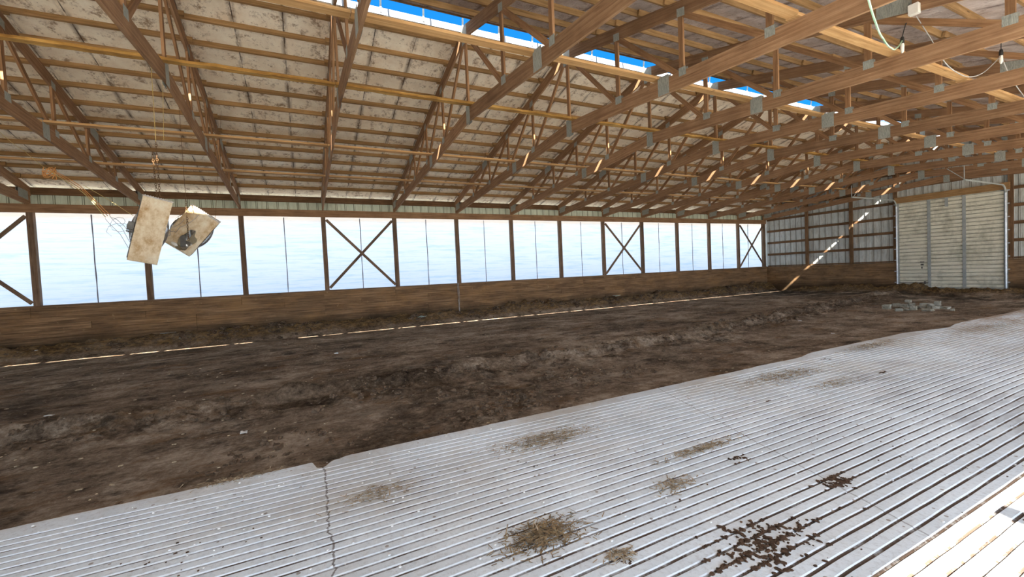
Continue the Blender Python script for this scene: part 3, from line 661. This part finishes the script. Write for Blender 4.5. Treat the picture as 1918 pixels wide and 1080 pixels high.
# ------------------------------------------------------------------ hanging fans
def frame_at(px, py, d, th, psi, tilt=0.):
    P = at_depth(px, py, d); f = ray(px, py).normalized(); r = f.cross(UP).normalized(); u = r.cross(f)
    a = r*math.cos(th)-u*math.sin(th); b = r*math.sin(th)+u*math.cos(th); n = -f
    a2 = a*math.cos(psi)-n*math.sin(psi); n2 = n*math.cos(psi)+a*math.sin(psi)
    b3 = b*math.cos(tilt)+n2*math.sin(tilt); n3 = n2*math.cos(tilt)-b*math.sin(tilt)
    Mx = Matrix((a2, b3, n3)).transposed().to_4x4(); Mx.translation = P; return Mx
def make_fan(Mx, label, hole=False, hw=.228, hh=.64, hd=.42):
    F = empty('hanging_box_fan', Mx.translation, label, 'fan', 'hanging fans'); F.matrix_world = Mx; t = .012
    m = MB(0)
    m.box((-hw, -hh, -hd), (hw, -hh+t, hd)); m.box((-hw, hh-t, -hd), (hw, hh, hd)); m.box((-hw, -hh+t, -hd), (hw, hh-t, -hd+t))
    for s in (-1, 1):     # orifice frames
        n = 24
        for i in range(n):
            a0, a1 = 2*math.pi*i/n, 2*math.pi*(i+1)/n
            def sq(a): c, s_ = math.cos(a), math.sin(a); k = min((hh-t)/max(abs(c), 1e-6), (hd-t)/max(abs(s_), 1e-6)); return (s*(hw-.02), c*k, s_*k)
            def rd(a): return (s*(hw-.05), (hd-.04)*math.cos(a), (hd-.04)*math.sin(a))
            m.poly([sq(a0), sq(a1), rd(a1), rd(a0)])
    m.build('housing', M_FAN, F)
    m = MB(0); z = hd
    if not hole: m.box((-hw, -hh, hd-t), (hw, hh, hd))
    else:
        hp = [(.04, -.22), (-.06, -.40), (-.02, -.53), (.10, -.55), (.20, -.42), (.22, -.30), (.20, -.10), (.12, -.02)]
        cx_, cy_ = .07, -.23; n = 48
        def edge(a):
            c, s_ = math.cos(a), math.sin(a); k = 9
            if c > 1e-6: k = min(k, (hw-cx_)/c)
            if c < -1e-6: k = min(k, (-hw-cx_)/c)
            if s_ > 1e-6: k = min(k, (hh-cy_)/s_)
            if s_ < -1e-6: k = min(k, (-hh-cy_)/s_)
            return (cx_+c*k, cy_+s_*k)
        def inner(a):
            best = .16+.06*noise.noise(Vector((math.cos(a)*1.5, math.sin(a)*1.5, 2)))
            return (cx_+math.cos(a)*best*.85, cy_+math.sin(a)*best*1.55)
        an = sorted([2*math.pi*i/n for i in range(n)]+[math.atan2(q-cy_, p-cx_) % (2*math.pi) for p in (-hw, hw) for q in (-hh, hh)])
        for a0, a1 in zip(an, an[1:]+[an[0]+2*math.pi]):
            (p0, q0), (p1, q1), (p2, q2), (p3, q3) = edge(a0), edge(a1), inner(a1), inner(a0)
            m.hexa([(p0, q0, z-t), (p0, q0, z), (p1, q1, z), (p1, q1, z-t), (p3, q3, z-t), (p3, q3, z), (p2, q2, z), (p2, q2, z-t)], .1, (.1, .1))
    o = m.build('side_panel', M_FANP, F)
    m = MB(0); i = 0
    y = -hw+.02
    m.box((-hw-.012, hh, hd-.05), (hw+.012, hh+.022, hd-.005))
    while y < hw: m.box((y, hh+.022, hd-.045), (y+.018, hh+.034, hd-.015)); y += .04
    m.build('top_flange', M_WIRE, o)
    for s in (-1, 1):
        m = MB(0)
        for q in range(1, 12):
            r = (hd-.03)*q/11.; dz = .17*(1-(q/11.)**2); n = 28
            m.tube([(s*(hw-.03+dz*.6), r*math.cos(2*math.pi*i/n), r*math.sin(2*math.pi*i/n)) for i in range(n+1)], .0035, 4)
        for i in range(8):
            a = math.pi*i/4; m.tube([(s*(hw-.03+.102*(1-(q/6.)**2)), (hd-.03)*q/6*math.cos(a), (hd-.03)*q/6*math.sin(a)) for q in range(0, 7)], .004, 4)
        m.build('wire_guard', M_WIRE, F)
    R90 = Matrix.Rotation(math.pi/2, 4, 'Y')
    m = MB(0); m.lathe([(.02, -.35), (.07, -.34), (.08, -.32), (.08, -.20), (.07, -.18), (.03, -.15), (.03, .02)], R90, 14); m.box((-.24, -hh+.02, -.03), (-.21, hh-.02, .03)); m.box((-.34, -.12, -.05), (-.22, -.09, .05)); m.box((-.34, -.05, .05), (-.25, .10, hd-.14)); m.build('motor', M_MOTOR, F)
    hubm = MB(0); hubm.lathe([(.08, -.04), (.09, -.03), (.09, .04), (.05, .06)], R90, 14); hub = hubm.build('hub', M_SILVER, F)
    for i in range(4):
        m = MB(0); a = i*math.pi/2+.4; pr = []
        for q in range(6):
            r = .09+(hd-.16)*q/5; wd = .11+.05*q/5; c, s_ = math.cos(a), math.sin(a); tw_ = .5-.25*q/5
            pr.append(((wd*math.sin(tw_), r*c-wd*math.cos(tw_)*s_, r*s_+wd*math.cos(tw_)*c), (-wd*math.sin(tw_), r*c+wd*math.cos(tw_)*s_, r*s_-wd*math.cos(tw_)*c)))
        for (p, q_), (p2, q2) in zip(pr, pr[1:]): m.hexa([p, q_, (q_[0]+.004, q_[1], q_[2]), (p[0]+.004, p[1], p[2]), p2, q2, (q2[0]+.004, q2[1], q2[2]), (p2[0]+.004, p2[1], p2[2])], .1, (.2, .004))
        m.build('blade', M_SILVER, hub)
    if hole:
        m = MB(0); Mh = Matrix.Translation((.12, -.30, hd-.12)) @ Matrix.Rotation(.6, 4, 'X')
        m.lathe([(.03, -.05), (.075, -.04), (.085, 0), (.085, .10), (.05, .13)], Mh, 14); m.build('motor_bell', M_SILVER, F)
        m = MB(0); m.bar((-.05, -.16, hd-.02), (.10, -.36, hd+.05), .10, .012, (0, 0, 1)); m.bar((.0, -.08, hd+.03), (.06, -.16, hd+.03), .05, .02); m.build('motor_bracket', M_MOTOR, F)
        m = MB(0); m.chunk((-.06, -.41, hd+.015), .075, .04, .02, 4, .2, .1); m.build('capacitor_cover', M_WHITEP, F)
    return F
def chain(p0, p1, name, label, grp, n=None, r=.018):
    p0, p1 = Vector(p0), Vector(p1); d = p1-p0; ln = d.length; n = n or int(ln/.045); d.normalize()
    a = d.cross(Vector((0, 1, 0))).normalized(); b = a.cross(d); m = MB(0)
    for i in range(n):
        c = p0+d*(ln*(i+.5)/n); s = a if i % 2 else b; h = ln/n*.72
        m.tube([c+d*h*math.cos(t)+s*r*math.sin(t) for t in [2*math.pi*k/8 for k in range(9)]], .0042, 4)
    return tag(m.build(name, M_RUST), label, 'chain', grp)
M1 = frame_at(280, 431, 8.2+.42, .185, .03, .02)
f1 = make_fan(M1, 'tall cream box fan hanging edge-on from a long chain, left of the tilted one')
M2 = frame_at(360, 431, 9.36+.36, .60, -.05, .10)
f2 = make_fan(M2, 'tilted box fan with a torn hole in its side panel showing the motor', True, .305, .485, .36)
top1 = M1 @ Vector((.03, .665, .30)); q1 = at_depth(302, 232, (top1-CAM).dot(FWD))
q1 = Vector((top1.x, top1.y, top1.z+1.12)); chain(top1, q1, 'hanging_chain', 'rusty link chain holding the tall cream box fan', 'fan chains'); chain(top1+Vector((-.03, -.05, -.02)), q1+Vector((-.06, -.08, -.2)), 'hanging_chain', 'shorter loose chain end beside the chain of the tall cream box fan', 'fan chains')
def line(pts, r, name, mat, label, cat='cord', grp=None, sub=10, sag=0.):
    P = [Vector(p) for p in pts]; out = []
    for i in range(len(P)-1):
        pa, pb_, pc, pd = P[max(i-1, 0)], P[i], P[i+1], P[min(i+2, len(P)-1)]
        for j in range(sub):
            t = j/sub; q = (2*pb_+(pc-pa)*t+(2*pa-5*pb_+4*pc-pd)*t*t+(3*pb_-pa-3*pc+pd)*t**3)/2; q.z -= sag*4*t*(1-t); out.append(q)
    out.append(P[-1]); m = MB(0); m.tube(out, r, 5); return tag(m.build(name, mat), label, cat, grp)
zp = tt(q1.x)+ZO+.05
line([q1, (q1.x+.02, q1.y+.02, zp)], .006, 'hanging_twine', M_YELLOW, 'yellow twine between the roof and the chain of the tall cream box fan', 'twine')
line([q1+Vector((.1, .15, .0)), (q1.x+.12, q1.y+.22, zp)], .004, 'hanging_twine', M_YELLOW, 'thin slack twine hanging just right of the tall box fan chain', 'twine')
hk = M2 @ Vector((.10, -.18, .44)); tk = Vector((hk.x, hk.y, hk.z+1.0)); chain(hk, tk, 'hanging_chain', 'chain running down in front of the tilted box fan to its motor', 'fan chains')
line([tk, (tk.x, tk.y, tt(tk.x)+ZO+.04)], .005, 'hanging_wire', M_RUST, 'rusty wire between the roof and the chain of the tilted box fan', 'wire')
c2 = M2 @ Vector((.2, .50, .2)); line([c2, (c2.x-.1, c2.y+.25, tt(c2.x-.1)+ZO+.04)], .004, 'hanging_wire', M_RUST, 'thin rusty wire rising from the upper corner of the tilted box fan', 'wire')
# loose wiring at the fans
g1 = M1 @ Vector((-.40, .28, .1))
KN = at_depth(92, 318, 8.9)
for i, (dx, mat, lab) in enumerate(((0, M_ORANGE, 'orange twine strand, upper one of the bundle left of the tall box fan'), (7, M_ORANGE, 'orange twine strand, middle one of the bundle left of the tall box fan'), (14, M_YELLOW, 'tan twine strand, lowest of the bundle left of the tall box fan'))):
    line([KN+Vector((0, 0, .05-.03*i)), at_depth(150+dx*.4, 348+dx*.9, 8.7), at_depth(206-dx*.6, 402+dx*.3, 8.45)], .007, 'baling_twine', mat, lab, 'twine', 'twine bundle', 8, .01)
m = MB(0)
for i in range(5):
    a = i*1.3; pts = [KN+Vector((.07*math.sin(a+t*.9), .09*math.cos(a*1.7+t*.7), .07*math.sin(a*2+t*1.1)-.02*t)) for t in range(8)]; m.tube(pts, .008, 5)
tag(m.build('twine_knot', M_ORANGE), 'tangled orange twine knot above the left curtain bay', 'twine')
line([at_depth(155, 346, 8.8), at_depth(200, 372, 8.8), at_depth(250, 404, 8.5)], .005, 'baling_twine', M_YELLOW, 'single yellow twine running down to the tall box fan behind the orange bundle', 'twine')
line([at_depth(0, 247, 9.3), at_depth(45, 282, 9.1), KN], .005, 'baling_twine', M_YELLOW, 'thin tan twine from the left picture edge down to the orange knot', 'twine', None, 8, .03)
for i, (p, q, s_) in enumerate((((205, 403), (245, 455), .03), ((197, 409), (246, 472), .02), ((208, 408), (240, 436), -.03))):
    line([at_depth(*p, 8.45), at_depth((p[0]+q[0])/2+3, (p[1]+q[1])/2-3, 8.4), at_depth(*q, 8.35)], .0045, 'fan_wire', M_GREYW, '%s grey wire from the twine bundle to the tall box fan' % ('upper', 'lower', 'loose curled')[i], 'wire', 'fan wires', 8, s_)
m = MB(0); pts = [at_depth(222+18*math.sin(t*.8)*(.6+.05*t), 412+11*math.cos(t*.8)+t*1.4, 8.35+.02*t) for t in range(16)]; m.tube(pts, .004, 4)
tag(m.build('fan_wire', M_GREYW), 'looped tangle of wire against the curtain left of the tall box fan', 'wire')
line([at_depth(312, 423, 8.3), at_depth(325, 432, 8.6), at_depth(337, 425, 9.), at_depth(372, 402, 9.0)], .005, 'fan_wire', M_GREYW, 'dark sagging wire linking the two hanging fans', 'wire', None, 8, .04)
line([at_depth(308, 428, 8.3), at_depth(318, 439, 8.5), at_depth(321, 425, 8.6), at_depth(345, 410, 9.1)], .004, 'fan_wire', M_GREYW, 'looping lower wire between the two hanging fans', 'wire', None, 6, .05)

# ------------------------------------------------------------------ wiring at upper right
pb = at_y(1713, 18, 6*S-.06)
m = MB(0); m.box((pb.x-.055, pb.y-.05, pb.z-.07), (pb.x+.055, pb.y+.03, pb.z+.07)); tag(m.build('junction_box', M_WHITEP), 'small white electrical box on a truss top chord at upper right', 'junction box')
def socket(P, label, r=.03):
    Sx = empty('lamp_socket', P, label, 'lamp socket', 'hanging lamp sockets')
    m = MB(0); m.lathe([(.012, .10), (.02, .09), (.026, .05), (.026, .0)], Matrix(), 10); m.build('socket_cap', M_BLACK, Sx)
    m = MB(0); m.lathe([(.020, .0), (.024, -.03), (.022, -.10), (.010, -.13)], Matrix(), 10); m.build('bulb_base', M_WHITEP, Sx); return Sx
s1 = at_y(1690, 82, 6*S-.12); socket(s1, 'small hanging lamp socket at the end of the pale green cord')
line([s1+Vector((0, 0, .1)), (s1.x+.03, s1.y+.03, s1.z+.27), (pb.x-.1, 6*S-.04, pb.z-.14)], .006, 'hanging_wire', M_BLACK, 'short black wire holding the lamp socket under the truss at upper right', 'wire')
line([at_y(1624, -12, 5*S-.5), at_y(1640, 42, 5*S), at_y(1654, 72, 5*S+.8), at_y(1670, 90, 5*S+1.5), at_y(1680, 89, 6*S-.5), s1+Vector((0, 0, .05))], .010, 'extension_cord', M_GREEN, 'pale green cord looping down to a lamp socket at upper right', 'cord', None, 6, .01)
s2 = at_y(1875, 104, 7*S-.1); Sx = socket(s2, 'small hanging lamp socket at the far end of the thin tan wire')
line([s2+Vector((0, 0, .09)), (s2.x, s2.y, tl(s2.x)+ZO)], .006, 'hanging_wire', M_BLACK, 'short dark wire above the lamp socket at the right picture edge', 'wire')
ws = [at_y(1716, 30, 6*S-.07), at_y(1742, 70, 6*S+.1), at_y(1770, 117, 6*S+.4), at_y(1795, 137, 6*S+.8), at_y(1817, 144, 6*S+1.2), at_y(1840, 137, 6*S+1.7), at_y(1860, 120, 7*S-.4), s2]
line(ws, .007, 'lamp_wire', M_GREYW, 'thin tan wire sagging between the white electrical box and a lamp socket', 'wire', None, 4)
line([s2, at_y(1893, 145, 7*S+.6), at_y(1925, 190, 8*S-.3)], .007, 'lamp_wire', M_GREYW, 'thin tan wire leaving the right picture edge below a lamp socket', 'wire', None, 6)

# ------------------------------------------------------------------ loose things on the floor
m = MB(0)
for i in range(3):
    m.tube([(.17+.02*math.sin(z*3+i*2), 12.08+.02*math.sin(z*4+i*2.1)-.05*(z < .4)*(.4-z)+.012*i, z) for z in [1.47-.1*j for j in range(15)]], .009, 5)
tag(m.build('wire_bundle', M_GREYW), 'grey wires hanging down the plank wall below a post', 'wire')
def straw(cx_, cy_, rx, ry, n, zf, label, mat=M_STRAW, l0=.02, l1=.07, clump=0, heap=.0):
    m = MB(0); rnd = random.Random(int(cx_*1000+cy_*77))
    for i in range(n):
        r = rnd.gauss(0, .42), rnd.gauss(0, .42)
        x, y = cx_+r[0]*rx, cy_+r[1]*ry
        a = rnd.gauss(1.57, .9); ln = rnd.uniform(l0, l1); w_ = rnd.uniform(.0018, .004); d = Vector((math.cos(a), math.sin(a), rnd.gauss(0, .12))).normalized(); s_ = Vector((-d.y, d.x, 0)).normalized()
        z = zf(x, y)+.004+rnd.random()*heap*math.exp(-r[0]**2*3-r[1]**2*3)
        p = Vector((x, y, z)); a0, a1 = p-d*ln/2, p+d*ln/2
        if i % 3: m.poly([a0-s_*w_, a1-s_*w_, a1+s_*w_, a0+s_*w_])
        else: m.poly([a0-s_*w_, a0+s_*w_, a1]); m.poly([a0+s_*w_, a0-s_*w_+Vector((0, 0, w_*2)), a1])
    return tag(m.build('straw_litter', mat), label, 'straw', None, 'stuff')
zs = lambda x, y: ZO+ZS
for a in ((14.10, 7.75, .17, .32, 700, 'heap of dirty straw on the grooved concrete at bottom centre', .03), (14.45, 8.0, .06, .14, 110, 'small straw tuft on the concrete right of the bottom centre heap', .01), (14.06, 8.85, .10, .22, 170, 'straw strewn on the concrete right of centre', .01),
          (13.05, 6.95, .14, .30, 190, 'thin straw film on the concrete beside the long crack', .006), (12.86, 8.5, .20, .60, 700, 'wide straw patch on the concrete near the dirt edge', .008), (13.75, 9.5, .07, .50, 330, 'long straw streak across the concrete in mid picture', .01),
          (12.75, 12.3, .25, 1.0, 900, 'wide tan straw patch on the concrete beyond mid picture', .01), (13.3, 12.4, .18, .5, 260, 'straw patch on the concrete right of the wide tan patch', .01), (12.4, 15.4, .18, 1.1, 700, 'straw along the concrete edge in the distance', .015), (12.8, 19., .35, 2.0, 900, 'straw scattered over the far end of the concrete', .01), (12.20, 6.0, .08, .35, 160, 'straw along the concrete edge left of the chipped corner', .006)):
    straw(a[0], a[1], a[2], a[3], a[4], zs, a[5], M_STRAW if a[6] < .02 else M_STRAWD, .015, .06, 0, a[6])
straw(14.08, 7.72, .10, .22, 40, zs, 'longer pale stalks on the dirty straw heap at bottom centre', M_STRAW, .08, .22, 0, .03)
# bedding bank along the left wall
def bank():
    m = MB(0); rnd = random.Random(5)
    for i in range(9000):
        y = rnd.uniform(2, 31.4); x = .14+abs(rnd.gauss(0, .32))
        if noise.noise(Vector((0, y*.6, 3)))+.35 < rnd.random()*.9 or x > .93: continue
        a = rnd.uniform(0, 6.3); ln = rnd.uniform(.05, .22); w_ = rnd.uniform(.003, .009); d = Vector((math.cos(a), math.sin(a), rnd.gauss(0, .45))).normalized(); s_ = d.cross(Vector((0, 0, 1))).normalized()
        p = Vector((x, y, H(x, y)+.015)); a0, a1 = p-d*ln/2, p+d*ln/2
        if min(a0.x, a1.x) < .135: continue
        m.poly([a0-s_*w_, a1-s_*w_*.4, a1+s_*w_*.4, a0+s_*w_])
    return tag(m.build('straw_litter', M_STRAWD), 'brown matted bedding straw along the foot of the plank wall', 'straw', None, 'stuff')
bank()
def clump(px, py, size, n, label, spread=1.8, z=ZS):
    P = at_z(px, py, z); m = MB(0); rnd = random.Random(px)
    for i in range(n):
        x, y = P.x+rnd.gauss(0, size*.6), P.y+rnd.gauss(0, size*.6*spread)
        if rnd.random() < .5: x = 12.404+round((x-12.404)/.0795)*.0795+.012*noise.noise(Vector((x*.5, y*.55, 0))); y = P.y+(y-P.y)*1.6
        s_ = rnd.uniform(.3, 1)*min(size*.33, .0125)
        m.chunk((x, y, P.z+s_*.18), s_, s_*rnd.uniform(1., 2.2), s_*.5, rnd.random()*40, .35, .5, 2, rnd.uniform(0, 3))
    return tag(m.build('manure_clump', M_MANURE), label, 'manure', 'manure clumps on the concrete')
clump(1568, 902, .055, 110, 'flat brown manure pat on the concrete at right')
clump(1440, 1022, .15, 330, 'large splattered manure on the concrete at bottom right')
clump(1390, 858, .035, 22, 'small manure clump on the concrete left of the flat brown pat')
clump(1178, 1050, .022, 16, 'small dark manure lump at the bottom edge right of the straw heap')
clump(1440, 751, .02, 14, 'tiny dark manure lump far up the concrete')
clump(1655, 697, .04, 14, 'dark manure streak on the far part of the concrete')
clump(1545, 672, .03, 12, 'dark lump of manure near the dirt edge in the distance')
# crumbs over the slab
m = MB(0); rnd = random.Random(3)
for i in range(1700):
    x = rnd.uniform(12.3, 15.6); y = 4.5+abs(rnd.gauss(0, 5.5)); 
    if noise.noise(Vector((x*1.4, y*1.1, 2)))+.30*(x-14.5)+.1 < rnd.random()*.9 or x < 12.9: continue
    s_ = rnd.uniform(.002, .006); m.chunk((x, y, ZO+ZS+s_*.4), s_, s_*rnd.uniform(1, 2), s_*.7, i, .4, .4, 1)
tag(m.build('manure_crumbs', M_MANURE), 'dark crumbs of manure scattered over the grooved concrete', 'crumbs', None, 'stuff')
m = MB(0)
for i in range(330):
    x = rnd.uniform(12.25, 15.2); y = 4.6+abs(rnd.gauss(0, 4)); s_ = rnd.uniform(.003, .008); m.chunk((x, y, ZO+ZS+s_*.4), s_, s_*1.2, s_*.7, i, .3, .3, 1)
tag(m.build('limestone_chips', M_PAPER), 'tiny white stone chips scattered over the grooved concrete', 'chips', None, 'stuff')
m = MB(0)
for i in range(1500):
    x = rnd.uniform(1.7, 12.1); y = rnd.uniform(0, 27); s_ = rnd.uniform(.004, .014); m.chunk((x, y, H(x, y)+s_*.3), s_, s_*rnd.uniform(1, 2.2), s_*.6, i, .3, .3, 1)
tag(m.build('limestone_chips', M_STRAW), 'pale crumbs and straw bits scattered over the dirt floor', 'chips', None, 'stuff')
m = MB(0)
for i in range(3600):
    y = rnd.uniform(1, 27); q = rnd.random()
    x = ledge(y)+rnd.gauss(0, .28) if q < .55 else 10.7+rnd.gauss(0, .7)
    if q >= .55: y = 8.8+rnd.gauss(0, 1.6)
    if noise.noise(Vector((x, y*.7, 8))) < rnd.random()*.4-.12 or x > 12.05: continue
    s_ = min(abs(rnd.gauss(.008, .018))+.006, .06); m.chunk((x, y, H(x, y)+s_*.15), s_, s_*rnd.uniform(.9, 1.6), s_*.8, i*.37, .3, .7, 2 if s_ > .02 else 1, rnd.random()*3)
for i in range(900):
    y = rnd.uniform(1.5, 31.3); x = .2+abs(rnd.gauss(0, .33))
    if x > .84 or noise.noise(Vector((x, y*.8, 4))) < -.12: continue
    s_ = min(abs(rnd.gauss(.012, .035))+.008, .10); m.chunk((max(x, .16+2*s_), y, H(x, y)+s_*.2), s_, s_*rnd.uniform(.9, 1.8), s_*.75, i*.53, .3, .8, 2 if s_ > .02 else 1, rnd.random()*3)
tag(m.build('manure_clods', M_CLOD), 'dark manure clods along the dirt ledge and the foot of the plank wall', 'clods', None, 'stuff')
# rubble
RUB = [(1661, 576, .17, .14, .6, 'pale rounded concrete chunk at the left end of the rubble'), (1679, 572, .16, .10, .8, 'concrete block just right of the pale rounded chunk'), (1695, 574, .17, .12, .85, 'dark concrete block in the middle left of the rubble'), (1701, 565, .13, .09, .8, 'highest concrete piece at the back of the rubble'), (1683, 581, .14, .08, .5, 'low rounded stone at the front left of the rubble'), (1699, 580, .11, .06, .3, 'thin broken slab lying in front of the dark block'),
       (1711, 579, .12, .13, .8, 'upright pale block in the middle front of the rubble'), (1708, 571, .12, .08, .7, 'small chunk behind the upright pale block'), (1722, 575, .09, .09, .6, 'small grey chunk between the two halves of the rubble'), (1733, 574, .20, .15, .7, 'large dark concrete chunk right of the rubble middle'), (1743, 575, .13, .14, .6, 'pitted concrete block with two hollows'), (1738, 581, .20, .07, .5, 'flat dark slab under the pitted block'),
       (1756, 570, .12, .13, .85, 'tilted square block near the right end of the rubble'), (1752, 577, .14, .09, .8, 'low block in front of the tilted square block'), (1769, 577, .18, .07, .85, 'long flat block at the right end of the rubble'), (1784, 581, .07, .07, .6, 'small stone lying apart right of the rubble')]
for i, (px, py, w_, h_, bk, lab) in enumerate(RUB):
    z = -1.75
    P = at_z(px, py+h_*793/22*.5, z+.02); zb = H(P.x, P.y); lift = .10 if py < 572 else 0
    P = at_z(px, py+h_*793/23*.45, zb-ZO+lift*.6); m = MB(0); m.chunk((P.x, P.y, zb+h_*.5+lift*.7), w_*.8, w_*.62, h_*.72, i*3.7, bk, .25, 3, .4*math.sin(i*2.1)+.2)
    tag(m.build('concrete_chunk', M_CONC), lab, 'rubble', 'concrete rubble by the big door')
# scraps
def scrap(P, sx_, sy_, rot, mat, name, label, cat, th=.006, tilt=.1):
    m = MB(0); Mx = Matrix.Translation(P) @ Matrix.Rotation(rot, 4, 'Z') @ Matrix.Rotation(tilt, 4, 'Y'); n = 4; g = []
    def q(i, j, k): u, v_ = i/n-.5, j/n-.5; return Mx @ Vector((u*sx_, v_*sy_, k*th+.25*min(sx_, sy_)*noise.noise(Vector((u*2+P.x, v_*2+P.y, 1)))))
    for i in range(n):
        for j in range(n):
            m.hexa([q(i, j, 0), q(i, j, 1), q(i+1, j, 1), q(i+1, j, 0), q(i, j+1, 0), q(i, j+1, 1), q(i+1, j+1, 1), q(i+1, j+1, 0)], sy_/n, (th, sx_/n))
    return tag(m.build(name, mat), label, cat, 'scraps on the dirt')
def onbank(px, py, x):
    r = ray(px, py); return CAM+r*((x-CAM.x)/r.x)
for px, py, x, sx_, sy_, rot, mat, nm, lab, cat in ((315, 623, .30, .05, .38, .0, M_STILE, 'metal_strip', 'grey metal strip sticking out of the bank at far left', 'metal strip'), (790, 592, .45, .22, .30, .3, M_PGREEN, 'board_scrap', 'pale green board piece on the bank below the curtain', 'board'), (1155, 553, .35, .18, .42, .2, M_PGREEN, 'board_scrap', 'grey board piece on the bank below the middle X-braced bay', 'board'), (338, 634, .55, .06, .07, .5, M_PGREEN, 'paper_scrap', 'small green scrap right of the grey metal strip', 'scrap'), (68, 656, .75, .05, .06, .2, M_PAPER, 'paper_scrap', 'small white scrap on the bank at the left picture edge', 'scrap')):
    P = onbank(px, py, x); P.z = max(P.z, H(P.x, P.y)+.03); scrap(P, sx_, sy_, rot, mat, nm, lab, cat)
for px, py, s_, lab in ((456, 800, .07, 'white crumpled scrap on the dirt at left centre'), (93, 788, .06, 'white flake on the dirt at far left'), (630, 668, .06, 'white flake on the dirt below the third curtain bay'), (1330, 619, .0, 'pale straw mat on the dirt in the distance'), (1498, 596, .06, 'white flake on the dirt before the far corner'), (1560, 619, .05, 'white flake on the dirt left of the far concrete edge')):
    P = at_z(px, py, -1.68); P.z = H(P.x, P.y)+.012
    if s_: scrap(P, s_, s_*1.4, px*.1, M_PAPER, 'paper_scrap', lab, 'scrap')
    else: straw(P.x, P.y, .25, .5, 500, H, 'pale straw mat on the dirt floor in mid distance', M_STRAW, .04, .12, 0, .02)
